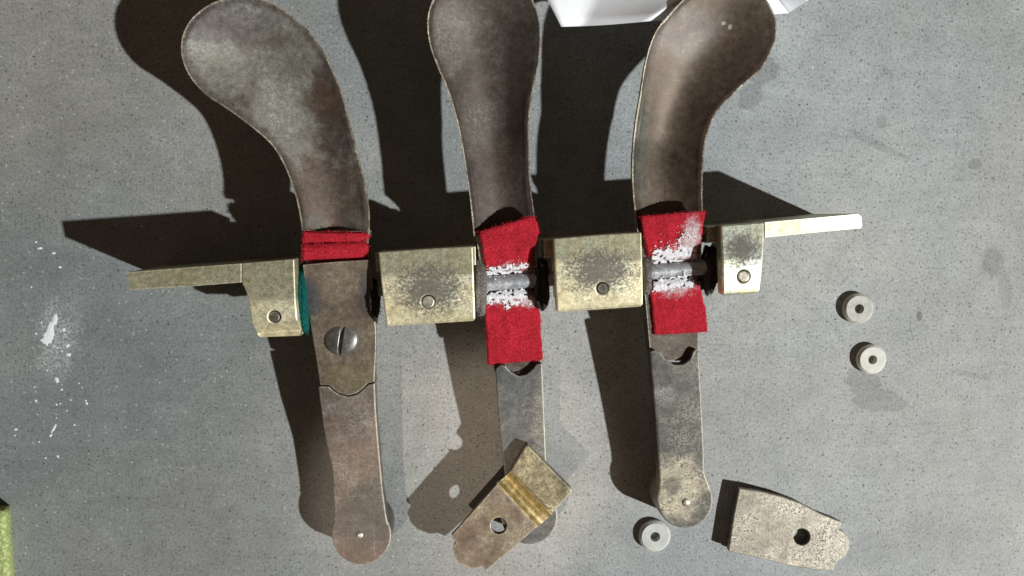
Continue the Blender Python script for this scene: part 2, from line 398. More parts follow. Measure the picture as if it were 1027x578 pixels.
# ------------------------------------------------------------ pedals
def ZP(pts):
    def f(y):
        for (a, za), (b, zb_) in zip(pts, pts[1:]):
            if y <= b or (b, zb_) == pts[-1]: return za + (zb_ - za) * (y - a) / (b - a)
    return f
def spoon_mesh(left, right, tip, zp, dish, neck_y=236, lip=3.0):
    nl, nu = 84, 44
    Ls = spline(left + [tip], nl); Rs = spline(right + [tip], nl)
    # finer stations at the tip
    poly = [P(p.x, p.y, zp(p.y)) for p in Ls] + [P(p.x, p.y, zp(p.y)) for p in reversed(Rs)]
    poly2 = [Vector((p.x, p.y)) for p in poly]
    def dist(q):
        b = 1e9
        for a, c in zip(poly2, poly2[1:]):
            ab = c - a; l2 = ab.length_squared
            t = 0 if l2 < 1e-9 else max(0, min(1, (q - a).dot(ab) / l2))
            b = min(b, (q - a - ab * t).length_squared)
        return math.sqrt(b)
    bm = bmesh.new(); T = []; B = []; Z0 = []; DZ = []; DD = []
    la = bm.verts.layers.float.new('rim_distance')
    for i in range(nl):
        rt = []; rb = []; wd_ = (P(Ls[i].x, Ls[i].y, 90) - P(Rs[i].x, Rs[i].y, 90)).length
        for j in range(nu + 1):
            u = 0.5 - 0.5 * math.cos(math.pi * j / nu)
            q = Ls[i].lerp(Rs[i], u); p = P(q.x, q.y, zp(q.y))
            edge = j in (0, nu) or i == nl - 1
            d = 0.0 if edge else dist(Vector((p.x, p.y)))
            dep = dish(q.y)
            tipf = min(1.0, max(0.0, (i / nl - 0.45) / 0.2)); tipf = tipf * tipf * (3 - 2 * tipf)
            hw = 0.42 * wd_ * (1 - tipf) + 52.0 * tipf
            x = max(0.0, min(1.0, (d - lip) / hw))
            x = x - 0.0 * x
            z = -0.5 - (dep - 0.5) * 0.5 * (1 - math.cos(math.pi * x)) if d > lip else -0.5 * min(1, d / lip)
            z += 0.35 * noise.noise(Vector((p.x, p.y, 3)) / 11.0) * (1 if d > lip else 0.4)
            if edge: p += Vector((noise.noise(Vector((p.x, p.y, 1)) / 4.0), noise.noise(Vector((p.x, p.y, 9)) / 4.0), 0)) * 0.35
            under = 7.0 if not edge else 6.0
            bz = min(p.z + z - 5.0, p.z - 7.0)
            bz = p.z - 6.0 - (dep + 1.5) * (1 - (1 - min(1, d / (hw + 3))) ** 2)
            Z0.append(p.z); DZ.append(z); DD.append(d)
            rt.append(bm.verts.new((p.x, p.y, p.z + z))); rb.append(bm.verts.new((p.x, p.y, bz)))
        T.append(rt); B.append(rb)
    w_ = nu + 1
    for _ in range(70):
        nz = DZ[:]
        for i in range(1, nl - 1):
            for j in range(1, nu):
                k = i * w_ + j
                if DD[k] > lip + 1.5: nz[k] = 0.4 * DZ[k] + 0.15 * (DZ[k - 1] + DZ[k + 1] + DZ[k - w_] + DZ[k + w_])
        DZ = nz
    for i in range(nl):
        for j in range(w_): T[i][j].co.z = Z0[i * w_ + j] + DZ[i * w_ + j]
    for i in range(nl - 1):
        for j in range(nu):
            a = bm.faces.new((T[i][j], T[i][j + 1], T[i + 1][j + 1], T[i + 1][j]))
            bm.faces.new((B[i][j], B[i + 1][j], B[i + 1][j + 1], B[i][j + 1]))
        bm.faces.new((T[i][0], T[i + 1][0], B[i + 1][0], B[i][0]))
        bm.faces.new((T[i][nu], B[i][nu], B[i + 1][nu], T[i + 1][nu]))
    for j in range(nu):
        bm.faces.new((T[0][j], B[0][j], B[0][j + 1], T[0][j + 1]))
    for i in range(nl):
        for j in range(w_):
            T[i][j][la] = DD[i * w_ + j]; B[i][j][la] = 0.0
    bmesh.ops.remove_doubles(bm, verts=bm.verts, dist=0.05)
    bmesh.ops.dissolve_degenerate(bm, edges=bm.edges, dist=0.01)
    # the rubbed rim is a second material on the narrow lip
    for f in bm.faces:
        c = f.calc_center_median()
        f.smooth = True
        if f.normal.z > 0.0 or True:
            dd = dist(Vector((c.x, c.y)))
            if dd < 1.35: f.material_index = 1
    return bm
def shank(L, Rr, zp, y_groove, rec, thick=28):
    """middle of the pedal: end wall of the spoon channel, cap recess with the half-round pivot groove"""
    (l0, l1), (r0, r1) = L, Rr
    st = []
    ya, yb = l0[1], l1[1]
    def at(y, top):
        t = (y - ya) / (yb - ya)
        return ((l0[0] + (l1[0] - l0[0]) * t, y), (r0[0] + (r1[0] - r0[0]) * t, y), top, zp(y) - thick)
    st.append(at(ya, zp(ya) - 1.5)); st.append(at(ya + 5, zp(ya + 5) - 1.0))
    st.append(at(ya + 6, zp(ya + 6) - rec))
    st.append(at(y_groove - 11, zp(y_groove - 11) - rec))
    for a in range(0, 181, 18):
        yy = y_groove - 11 * math.cos(math.radians(a))
        st.append(at(yy, zp(yy) - rec - 12 * math.sin(math.radians(a))))
    st.append(at(yb, zp(yb) - rec))
    return strip(st, 4)
def disc(cx, cy, r, zt, zb, bev=1.6, n=40, bm=None):
    return slab([(cx + r * math.cos(2 * math.pi * i / n), cy + r * math.sin(2 * math.pi * i / n)) for i in range(n)], zt, zb, bev=bev, bm=bm)
def dome(cx, cy, r, z, h, bm=None, n=28, rings=7):
    bm = bm or bmesh.new(); prev = None
    c = P(cx, cy, z)
    for k in range(rings):
        a = math.pi / 2 * k / rings
        rr = r * math.cos(a); zz = h * math.sin(a)
        ring = [bm.verts.new((c.x + rr * math.cos(2 * math.pi * i / n), c.y + rr * math.sin(2 * math.pi * i / n), z + zz)) for i in range(n)]
        if prev:
            for i in range(n): bm.faces.new((prev[i], prev[(i + 1) % n], ring[(i + 1) % n], ring[i]))
        else: bm.faces.new(ring)
        prev = ring
    t = bm.verts.new((c.x, c.y, z + h))
    for i in range(n): bm.faces.new((prev[i], prev[(i + 1) % n], t))
    return bm
def rel(root, px, py, z=90):
    p = P(px, py, z) - root.location / U
    return (p.x, p.y)

def pedal(label, left, right, tip, zp, dish, mkmat, tints, shL, shR, y_groove, tail, dsk, mtail, rivet, arc_c):
    base = P(dsk[0], dsk[1], 40); base.z = 0
    root = empty('pedal', base, label, 'pedal', 'brass pedals laid side by side')
    tt = [(rel(root, *c), r, col, amt) for c, r, col, amt in tints]
    obj('spoon', spoon_mesh(left, right, tip, zp, dish), [mkmat(tt), m_rim], root)
    obj('shank', shank(shL, shR, zp, y_groove, 8.0), m_shank, root)
    mtail = mtail([(rel(root, *c), r, col, amt) for c, r, col, amt in arc_c])
    bm = slab(tail, lambda x, y: zp(y), lambda v: max(2.0, v.z - 17), bev=1.4)
    obj('tail', bm, mtail, root)
    obj('tail_end', disc(dsk[0], dsk[1], dsk[2], lambda x, y: zp(dsk[1]) + 1.2, 0.0), mtail, root)
    obj('rivet', dome(rivet[0], rivet[1], rivet[2], zp(dsk[1]) + 1.1, 1.8), m_rivet, root, smooth=True)
    return root

zp1 = ZP([(50, 92), (150, 89), (235, 93), (390, 58), (540, 39)])
zp2 = ZP([(50, 90), (150, 86), (235, 88), (366, 53), (540, 30)])
zp3 = ZP([(50, 87), (140, 78), (235, 85), (352, 57), (540, 36)])
p1 = pedal('tarnished brass pedal with silvery left-curving spoon and slotted screw holding its cap',
    [(303, 237), (301, 218), (295.5, 194), (285, 166), (271, 144), (247, 123.5), (224, 107), (206, 95), (191, 78), (183.5, 62), (181.5, 48), (184, 33), (193, 18), (211, 4)],
    [(370, 237), (370, 212), (366.5, 188), (360, 160), (350.5, 123), (341, 89), (324, 51), (303, 24), (277, 6), (255, -1)], (232, -3),
    zp1, lambda y: 12 + 10 * max(0, min(1, (190 - y) / 130)), m_sp1,
    [((322, 195), (34, 46), (0.11, 0.07, 0.05), 0.85), ((335, 110), (22, 60), (0.08, 0.055, 0.042), 0.8), ((225, 25), (48, 18), (0.125, 0.10, 0.105), 0.6), ((312, 225), (14, 12), (0.10, 0.11, 0.088), 0.5), ((318, 98), (20, 16), (0.125, 0.075, 0.052), 0.75)],
    ((304, 232), (320, 388)), ((369, 232), (376, 388)), 292,
    [(319, 388.2), (322, 387.4), (329.7, 387.6), (333.5, 391.5)] + [(339.8, 395.7), (349, 398.1), (357.4, 396.2), (364.6, 391), (368.9, 386.2), (376, 384.4), (377, 410), (379, 436), (384, 492), (387, 514), (390, 530), (335, 534), (335.5, 511), (333.6, 473), (325, 432)],
    (362.6, 537, 30), m_tail1, (361, 536.5, 3.4), [((362, 536), (38, 40), (0.105, 0.094, 0.083), 0.85), ((345, 405), (9, 16), (0.24, 0.20, 0.18), 0.5), ((350, 440), (14, 18), (0.10, 0.085, 0.08), 0.4)])
p2 = pedal('dark bronze pedal with straight spoon, the middle one between the two square blocks',
    [(475, 237), (473, 215), (470.5, 194), (467, 170), (462, 140), (457, 118), (449, 92), (439, 68), (431.5, 47), (428.5, 26), (431, 8), (439, -10), (454, -24)],
    [(538, 237), (536, 215), (533, 192), (531, 165), (531, 118), (534.5, 94), (541, 59), (542, 34), (540, 16), (532, -5), (518, -21)], (487, -31),
    zp2, lambda y: 12 + 9 * max(0, min(1, (190 - y) / 130)), m_sp2,
    [((455, 40), (24, 30), (0.16, 0.148, 0.125), 0.65), ((510, 50), (16, 26), (0.11, 0.102, 0.088), 0.5), ((520, 90), (12, 90), (0.045, 0.035, 0.03), 0.6), ((505, 190), (30, 50), (0.10, 0.072, 0.057), 0.6)],
    ((477, 233), (496, 374)), ((537, 233), (543, 374)), 283,
    [(497, 370), (502, 366), (507, 367), (512, 373), (520, 377.5), (528, 376), (535, 370), (538, 365.5), (544, 364.5), (546, 412), (548, 462), (553, 490), (557, 508), (503, 512), (507, 490), (505.7, 468), (500, 415)],
    (531, 518, 28.5), m_tail2, (530, 518, 4), [((520, 395), (20, 22), (0.13, 0.135, 0.135), 0.6), ((545, 450), (8, 60), (0.30, 0.27, 0.23), 0.5)])
p3 = pedal('smooth brown bronze pedal with right-curving spoon beside the bright right-hand bracket',
    [(640, 237), (637, 215), (634.5, 190), (634, 160), (637, 126), (641.5, 97), (648, 59), (657, 33), (669, 17), (685, 0), (703, -13)],
    [(704, 237), (705, 215), (704.5, 190), (705.5, 165), (708, 141), (719, 113), (742, 88.5), (763, 70), (775.5, 47), (779, 29), (775.5, 12), (766, -3), (748, -15)], (727, -19),
    zp3, lambda y: 12 + 10 * max(0, min(1, (190 - y) / 130)), m_sp3,
    [((645, 140), (9, 60), (0.075, 0.088, 0.072), 0.6), ((690, 30), (40, 26), (0.145, 0.12, 0.11), 0.6), ((750, 60), (26, 50), (0.085, 0.056, 0.041), 0.6), ((729, 21), (2.2, 1.7), (0.45, 0.40, 0.33), 0.8), ((736, 24.5), (1.9, 2.6), (0.45, 0.40, 0.33), 0.8)],
    ((641, 233), (653, 362)), ((704, 233), (700, 362)), 272,
    [(652, 353), (657, 351), (663, 354), (668, 361), (676, 366), (685, 366), (692, 361), (695, 353), (698, 350), (701, 352), (704, 409), (706, 450), (706.5, 474), (713, 492), (661, 496), (661.7, 481), (658, 423)],
    (687, 502, 28), m_tail3, (688, 504, 4.2), [((690, 506), (33, 36), (0.46, 0.40, 0.30), 0.95), ((688, 504), (11, 10), (0.13, 0.11, 0.09), 0.75), ((676, 405), (12, 10), (0.26, 0.26, 0.25), 0.5), ((668, 450), (12, 26), (0.115, 0.11, 0.10), 0.5)])
# small nicks on the third spoon are left to the material; the cap and screw of the first pedal
CAP1 = [(303.5, 265.5), (337, 262.5), (371, 260.5), (375, 300), (377.3, 332), (377.5, 345), (376.5, 365), (375.5, 383), (368.5, 385), (364, 390), (357, 395), (349, 397), (340, 394.5), (334, 390.5), (330, 386.5), (321, 386.5), (318, 365), (314, 342), (309, 310), (305, 280)]
obj('cap', slab(CAP1, lambda x, y: zp1(y) + 0.6, lambda v: v.z - 7.4, bev=1.0), metal('brown_brass_cap', [(0.125, 0.09, 0.068), (0.185, 0.142, 0.105), (0.25, 0.205, 0.145)], 34, 0.45, (0.48, 0.6), pits=0.4,
    tint=[(rel(p1, 313, 300, 70), (11, 22), (0.075, 0.08, 0.088), 0.8), (rel(p1, 370, 292, 70), (9, 20), (0.07, 0.07, 0.076), 0.75), (rel(p1, 350, 380, 70), (26, 16), (0.20, 0.165, 0.095), 0.7), (rel(p1, 340, 280, 70), (20, 18), (0.24, 0.19, 0.14), 0.5)]), p1)
zs = zp1(340) + 0.6
scr = obj('screw', dome(342.8, 339.6, 16.5, zs - 1.0, 6.0), m_screw, p1, smooth=True)
# slot: cut into the head with a boolean-free trick is avoided; the head is made of two halves with a groove between
def slotted(cx, cy, r, z, h, ang, gap):
    bm = bmesh.new(); c = P(cx, cy, z); n = 26
    ca, sa = math.cos(ang), math.sin(ang)
    for sgn in (-1, 1):
        grid = []
        for i in range(n + 1):
            v = -1 + 2 * i / n; row = []
            mx = math.sqrt(max(0, r * r - (v * r) ** 2))
            for j in range(13):
                u = gap + (max(gap, mx) - gap) * j / 12
                y = v * r; rr = min(1, math.hypot(u, y) / r)
                zz = h * math.sqrt(max(0, 1 - rr * rr)) ** 0.9
                x = u * sgn
                row.append(bm.verts.new((c.x + x * ca - y * sa, c.y + x * sa + y * ca, z + zz)))
            grid.append(row)
        for i in range(n):
            for j in range(12): bm.faces.new((grid[i][j], grid[i][j + 1], grid[i + 1][j + 1], grid[i + 1][j])).smooth = True
            a, b = grid[i][0], grid[i + 1][0]
            fa = bm.verts.new((a.co.x, a.co.y, z + 1.2)); fb = bm.verts.new((b.co.x, b.co.y, z + 1.2))
            bm.faces.new((a, b, fb, fa))
    fl = []
    for (x, y) in ((-gap, -r * .99), (gap, -r * .99), (gap, r * .99), (-gap, r * .99)):
        fl.append(bm.verts.new((c.x + x * ca - y * sa, c.y + x * sa + y * ca, z + 1.2)))
    bm.faces.new(fl)
    return bm
old = scr.data; 
bm = slotted(342.8, 339.6, 16.2, zs - 0.8, 5.6, -0.16, 1.5)
for v in bm.verts: v.co = v.co * U - wloc(p1)
bm.normal_update()
me = D.meshes.new('screw'); bm.to_mesh(me); bm.free(); me.materials.append(m_screw); scr.data = me; D.meshes.remove(old)

# ------------------------------------------------------------ brackets
ZB = 100.0
def bracket(label, group, shelf, fold, arm, hole, patch=None, bright=1.0, pale=False, flange=None, slope=0.12, rough=(0.42, 0.52), arm_tilt=0.0, met=0.5, shade_lug=None):
    """L-section brass bracket: shelf on top with a recessed pin, upright flange at its back, some with a long arm"""
    b = mid([P(x, y, ZB) for x, y in flange])
    root = empty('bracket', b, label, 'bracket', group)
    cols = [tuple(min(0.85, q * bright) for q in c) for c in BR]
    pt = (rel(root, patch[0], patch[1], ZB), (patch[2], patch[3])) if patch else None
    mt = metal('yellow_brass', cols, 30, met, rough, edge=(0.90, 0.84, 0.64), pits=0.35, patch=pt, patch_col=(0.092, 0.078, 0.07), dull=rel(root, hole[0], fold, ZB)[1], scratch=0.25, bump=0.035, grain=0.3)  # dull: fold line where the light put into the colour changes
    bm = slab(shelf, ZB, ZB - 19, hole=hole, bev=1.6)
    fp = P(hole[0], fold, ZB); nn = (P(hole[0], fold + 10, ZB) - P(hole[0] , fold, ZB)).normalized()
    q = P(shelf[1][0], fold - 3, ZB) - P(shelf[0][0], fold, ZB); nn = Vector((q.y, -q.x, 0)).normalized()
    if nn.y > 0: nn = -nn
    for dlt in (0, 2, 4, 6):
        bmesh.ops.bisect_plane(bm, geom=bm.verts[:] + bm.edges[:] + bm.faces[:], dist=0.01, plane_co=fp + nn * dlt, plane_no=nn)
    dm = max((v.co - fp).dot(nn) for v in bm.verts if abs(v.co.x - fp.x) < 15) - 4.5
    for dlt in (0, 2.2):
        bmesh.ops.bisect_plane(bm, geom=bm.verts[:] + bm.edges[:] + bm.faces[:], dist=0.01, plane_co=fp + nn * (dm + dlt), plane_no=nn)
    for v in bm.verts:
        d = (v.co - fp).dot(nn)
        if v.co.z > ZB - 8 and d > dm: v.co.z -= (d - dm) ** 2 * 0.09
        if v.co.z > ZB - 10 and d > 0:
            v.co.z -= slope * (d * d / 12 if d < 6 else d - 3)
    obj('shelf', bm, mt, root)
    bm = slab(flange, ZB - 19.05, 0.0, bev=0.6)  # some flanges widened past the shelf to shade the ground beside it
    if arm: slab(arm, lambda x, y: ZB - 0.1 - arm_tilt * max(0, y - arm[0][1] + (x - arm[0][0]) * 0.088), 0.0, bev=1.4, bm=bm)
    obj('flange', bm, mt, root)
    obj('shade_lug', slab(shade_lug, ZB - 19.1, 42.0, bev=1.0), mt, root)        # added out of sight to shade the ground gaps; takes the axle pin's end
    dh = max(0.0, (P(hole[0], hole[1], ZB) - fp).dot(nn) - 3) * slope
    obj('pin', disc(hole[0], hole[1], hole[2] - 0.8, ZB - dh - (0.3 if pale else 1.6), ZB - 17, bev=0.8), m_pinpale if pale else m_pindark, root)
    return root
m_pindark = metal('dull_pin_metal', [(0.12, 0.11, 0.085), (0.17, 0.15, 0.12), (0.23, 0.21, 0.16)], 10, 0.6, (0.4, 0.5), pits=0.2, edge_amt=0.2)
m_pinpale = metal('bright_pin_metal', [(0.45, 0.42, 0.34), (0.55, 0.51, 0.42), (0.63, 0.6, 0.5)], 10, 0.7, (0.36, 0.46), pits=0.3, edge_amt=0.2)
GB = 'brass brackets holding the pedals'
bracket('dull yellow brass bracket with a long arm reaching left, beside the teal felt', GB,
    [(242.4, 264), (295, 259.8), (296.5, 301), (299, 338), (297.5, 339.8), (256, 341.2), (253.5, 339), (249.8, 303), (246, 291), (242.4, 283.5)], 303,
    [(126.7, 273), (185, 268.5), (242.1, 264.2), (242.1, 283.4), (190, 287.5), (130.5, 291.2)], (275, 318, 6.4), None, 0.86,
    shade_lug=[(247, 285), (293, 282), (294, 324), (257, 327)], flange=[(242.4, 264.4), (294.6, 260.4), (295.4, 280), (242.4, 283.2)])
bracket('square brass bracket with a pale plugged hole in a dark stain, beside the slotted screw', GB,
    [(379.4, 253), (426, 249.6), (474.3, 247), (475.5, 285), (476.8, 321), (474.8, 323.2), (430, 325.8), (390, 328.2), (387, 326.5), (383, 290)], 278,
    None, (429.4, 303, 7.0), (431, 290, 37, 25), 1.0, True,
    shade_lug=[(383, 273), (471, 267), (472, 311), (386, 316)], flange=[(376.2, 253.8), (477, 247.2), (477.4, 266), (377, 272.4)], slope=0.11)
bracket('square brass bracket with an open dark hole below a speckled stain, between the red felts', GB,
    [(555, 239.4), (600, 235.5), (643.4, 233), (644.5, 270), (645.8, 306), (644, 308.6), (602, 311.5), (561.5, 314.2), (559.2, 312.5), (557, 276)], 264,
    None, (604.6, 289.4, 6.3), (601, 272, 38, 21), 1.0, False,
    shade_lug=[(557, 259.5), (641, 253.5), (641, 297), (559, 302)], flange=[(545, 240.6), (643, 233.4), (643.5, 252), (545.8, 258.8)], slope=0.11)
bracket('shiny pale brass bracket with its long arm reaching right over bare concrete', GB,
    [(723, 226), (766.4, 222.8), (766.4, 239.2), (764.5, 268), (763, 293), (761, 295), (728.5, 297.4), (726, 295.5), (724.5, 260)], 262,
    [(766.8, 222.8), (815, 218.5), (861, 214.3), (864, 217), (865, 226.8), (863, 229.4), (815, 234), (766.8, 239)], (746, 277.4, 6.4), (744, 250, 19, 17), 1.3, True, rough=(0.40, 0.48), arm_tilt=0.16, met=0.85,
    shade_lug=[(725, 245), (763, 241), (759, 283), (727, 286)], flange=[(708.5, 227.4), (766.4, 223.2), (766.4, 239), (709, 244)], slope=0.11)

# ------------------------------------------------------------ axle pins, felts, powder
def axle(label, a, b, z, r, group='steel axle pins across the pedals'):
    pa, pb = P(a[0], a[1], z), P(b[0], b[1], z)
    bm = tube_between(pa, pb, r, 24, bev=0.8)
    return tag(obj('axle_pin', bm, m_pin, at=((pa.x + pb.x) / 2, (pa.y + pb.y) / 2, z - r), smooth=False), label, 'pin', group)
Z2, Z3, Z1 = zp2(283) - 10, zp3(272) - 10, zp1(292) - 15
axle('grey steel axle pin dusted with powder on the middle pedal, between the two square brackets', (476, 285.5), (558, 279), Z2 + 2, 7.2)
axle('grey steel axle pin dusted with powder on the right pedal, beside the shiny bracket', (640, 274), (724, 266.5), Z3 + 2, 7.2)
axle('steel axle pin mostly hidden under the screwed brown cap of the left pedal', (297, 296), (384, 290), Z1 + 2, 6.5)

def felt_strip(name, label, cat, group, Lp, Rp, zfun, th=2.6, m=None, n=40, nu=22, rough=0.5, dust=()):
    Ls = spline(Lp, n); Rs = spline(Rp, n); st = []
    for i in range(n):
        f = i / (n - 1)
        st.append(((Ls[i].x, Ls[i].y), (Rs[i].x, Rs[i].y), (lambda u, l=Ls[i], r=Rs[i], f=f, i=i: zfun(l.y + (r.y - l.y) * u, f) + 0.9 * noise.noise(Vector((u * 6, i * 0.22, len(label)))) + 0.45 * noise.noise(Vector((u * 19, i * 0.8, 5)))), 0))
    bm = bmesh.new(); strip(st, nu, bm, jit=rough)
    k = (nu + 1)
    vs = list(bm.verts)
    # vertices were made in pairs top, bottom
    for i in range(n):
        for j in range(k):
            t, b = vs[(i * k + j) * 2], vs[(i * k + j) * 2 + 1]
            b.co = Vector((t.co.x, t.co.y, t.co.z - th))
    edge = [(vs[(i * k + j) * 2].co.copy(), (Vector((-1, 0, 0)) if j == 0 else Vector((1, 0, 0)) if j == nu else Vector((0, 1 if i == 0 else -1, 0)))) for i in range(n) for j in range(k) if i in (0, n - 1) or j in (0, nu)]
    body = [vs[(R.randrange(n) * k + R.randrange(k)) * 2].co.copy() for _ in range(260)]
    base = sum((v.co for v in vs), Vector()) / len(vs); base.z = min(v.co.z for v in vs)
    if dust:
        m = felt_mat('dusted_red_felt', *RED, dust=[((P(c[0], c[1], base.z + 8).x - base.x, P(c[0], c[1], base.z + 8).y - base.y), r, a_, t_) for c, r, a_, t_ in dust])
    o = tag(obj(name, bm, m or m_red, at=base, smooth=True), label, cat, group)
    # loose fibres standing out of the cut edges
    fb = bmesh.new()
    for _ in range(520):
        p, dr = R.choice(edge) if R.random() < 0.7 else (R.choice(body), Vector((R.uniform(-1, 1), R.uniform(-1, 1), 0)))
        a = p + Vector((R.uniform(-1.5, 1.5), R.uniform(-1.5, 1.5), R.uniform(-th, 0) if R.random() < 0.5 else 0)) - dr * 0.5
        d = (dr + Vector((R.uniform(-1, 1), R.uniform(-1, 1), R.uniform(-0.3, 0.9)))).normalized() * R.uniform(0.9, 2.6)
        s = d.cross(Vector((0, 0, 1))).normalized() * 0.16
        m1 = a + d * 0.55 + Vector((R.uniform(-.4, .4), R.uniform(-.4, .4), 0.2))
        q = [fb.verts.new(v) for v in (a - s, a + s, m1 + s, m1 - s, a + d)]
        fb.faces.new((q[0], q[1], q[2], q[3])); fb.faces.new((q[3], q[2], q[4]))
    f = obj('fibre', fb, m or m_red, o); f['kind'] = 'stuff'
    return o
def felt_z(zp, yg, ytop, lift):
    def f(y, t):
        low = zp(y) - 8 + 3.4; high = zp(y) + 3.6
        q = max(0.0, min(1.0, (y - 241) / 9.0)); q = q * q * (3 - 2 * q)
        z = high + (low - high) * q + lift * max(0.0, (234 - y) / 16.0)
        d = abs(y - yg)
        if d < 13: z -= 11.5 * math.sqrt(max(0, 1 - (d / 13) ** 2))
        return z
    return f
GF = 'red felt strips in the pivot grooves'
felt_strip('felt_strip', 'long red felt strip with powdered grey groove on the middle pedal', 'felt', GF,
    [(481, 232), (484, 250), (487, 270), (486, 290), (486, 310), (488, 340), (489, 366)],
    [(536, 216.5), (540.5, 230), (536, 250), (533.5, 266), (536, 290), (541, 310), (543, 336), (544.5, 361)], felt_z(zp2, 283, 226, 7), dust=[((509, 285), (27, 19), 0.09, 1.0), ((530, 300), (10, 8), 0, .7)])
felt_strip('felt_strip', 'red felt strip heavily caked with white powder on the right pedal', 'felt', GF,
    [(642.5, 217), (646, 236), (650, 256), (651, 276), (653, 296), (655, 318), (656.5, 336)],
    [(708, 211.5), (705, 230), (701.5, 248), (699, 270), (703, 292), (708, 314), (709.5, 333)], felt_z(zp3, 272, 218, 6), dust=[((676, 271), (29, 23), 0.1, 1.0), ((686, 240), (9, 22), 0, .8)])
def fold_z(y, t): return zp1(y) - 5.5 + 5.5 * math.sin(math.pi * min(1, max(0, t))) ** 0.6
felt_strip('felt_strip', 'red felt strip folded double at the top edge of the screwed cap', 'felt', GF,
    [(304.5, 244.5), (304, 252), (304, 261)], [(365, 241.5), (369.5, 248), (367.5, 258)], fold_z, n=18)
felt_strip('felt_strip', 'thin red felt ply lying along the upper side of the folded red strip', 'felt', GF,
    [(304.8, 232.8), (304.8, 239), (305.2, 243.5)], [(366, 234), (370, 237.5), (362, 242)], lambda y, t: zp1(y) + 1.4 + 1.2 * math.sin(math.pi * t), n=12)

def washer_felt(name, label, cat, group, c, rx, ry, th, z, m, lump=1.0):
    """felt washer on the axle, seen nearly edge on"""
    bm = bmesh.new(); n, rings = 26, 9
    q = P(c[0], c[1], z); rows = []
    for k in range(rings):
        t = -1 + 2 * k / (rings - 1)
        s = (1 - abs(t) ** 5) ** 0.35 if abs(t) < 1 else 0.55
        s = max(s, 0.55)
        row = []
        for i in range(n):
            a = 2 * math.pi * i / n
            nz = 1 + 0.20 * lump * noise.noise(Vector((math.cos(a) * 2, math.sin(a) * 2, k * 0.5 + c[0])))
            row.append(bm.verts.new((q.x + t * th / 2 + lump * 0.8 * noise.noise(Vector((a * 2, k, c[1]))), q.y + math.cos(a) * ry * s * nz, z + math.sin(a) * rx * s * nz)))
        rows.append(row)
    pts = [(v.co.copy(), (v.co - Vector((q.x, q.y, z))).normalized()) for r_ in rows for v in r_]
    for a, b in zip(rows, rows[1:]):
        for i in range(n): bm.faces.new((a[i], a[(i + 1) % n], b[(i + 1) % n], b[i]))
    bm.faces.new(rows[0]); bm.faces.new(rows[-1])
    o = tag(obj(name, bm, m, at=(q.x, q.y, z - rx), smooth=True), label, cat, group)
    fb = bmesh.new()
    for _ in range(420):
        p, dr = R.choice(pts)
        a = p + Vector((R.uniform(-1, 1), R.uniform(-1.5, 1.5), R.uniform(-1, 1)))
        d = (dr + Vector((R.uniform(-1, 1), R.uniform(-1, 1), R.uniform(-.6, .6)))).normalized() * R.uniform(1.0, 2.8)
        s_ = d.cross(Vector((0.3, 0.2, 1))).normalized() * 0.22
        fb.faces.new([fb.verts.new(v) for v in (a - s_, a + s_, a + d)])
    f = obj('fibre', fb, m, o); f['kind'] = 'stuff'
    return o
GW = 'felt washers on the axles'
washer_felt('felt_washer', 'bright teal felt washer between the dull bracket and the brown cap', 'washer', GW, (305.2, 299), 18, 31, 9, 72, m_teal)
washer_felt('felt_washer', 'small black felt washer between the brown cap and the plugged square bracket', 'washer', GW, (376, 301.5), 17, 19, 8, 67, m_dfelt, 1.6)
washer_felt('felt_washer', 'grey felt washer left of the middle red felt strip', 'washer', GW, (481.5, 288), 16, 26, 12, 66, m_gfelt)
washer_felt('felt_washer', 'dark powder-flecked felt washer right of the middle red felt strip', 'washer', GW, (543, 285), 14, 22, 14, 64, m_dfelt, 1.8)
washer_felt('felt_washer', 'small grey felt washer squeezed left of the powder-caked right felt strip', 'washer', GW, (648, 275), 14, 19, 8, 65, m_gfelt)
washer_felt('felt_washer', 'dark brown felt washer between the right felt strip and the shiny bracket', 'washer', GW, (711, 271), 14, 22, 13, 64, m_dfelt, 1.8)

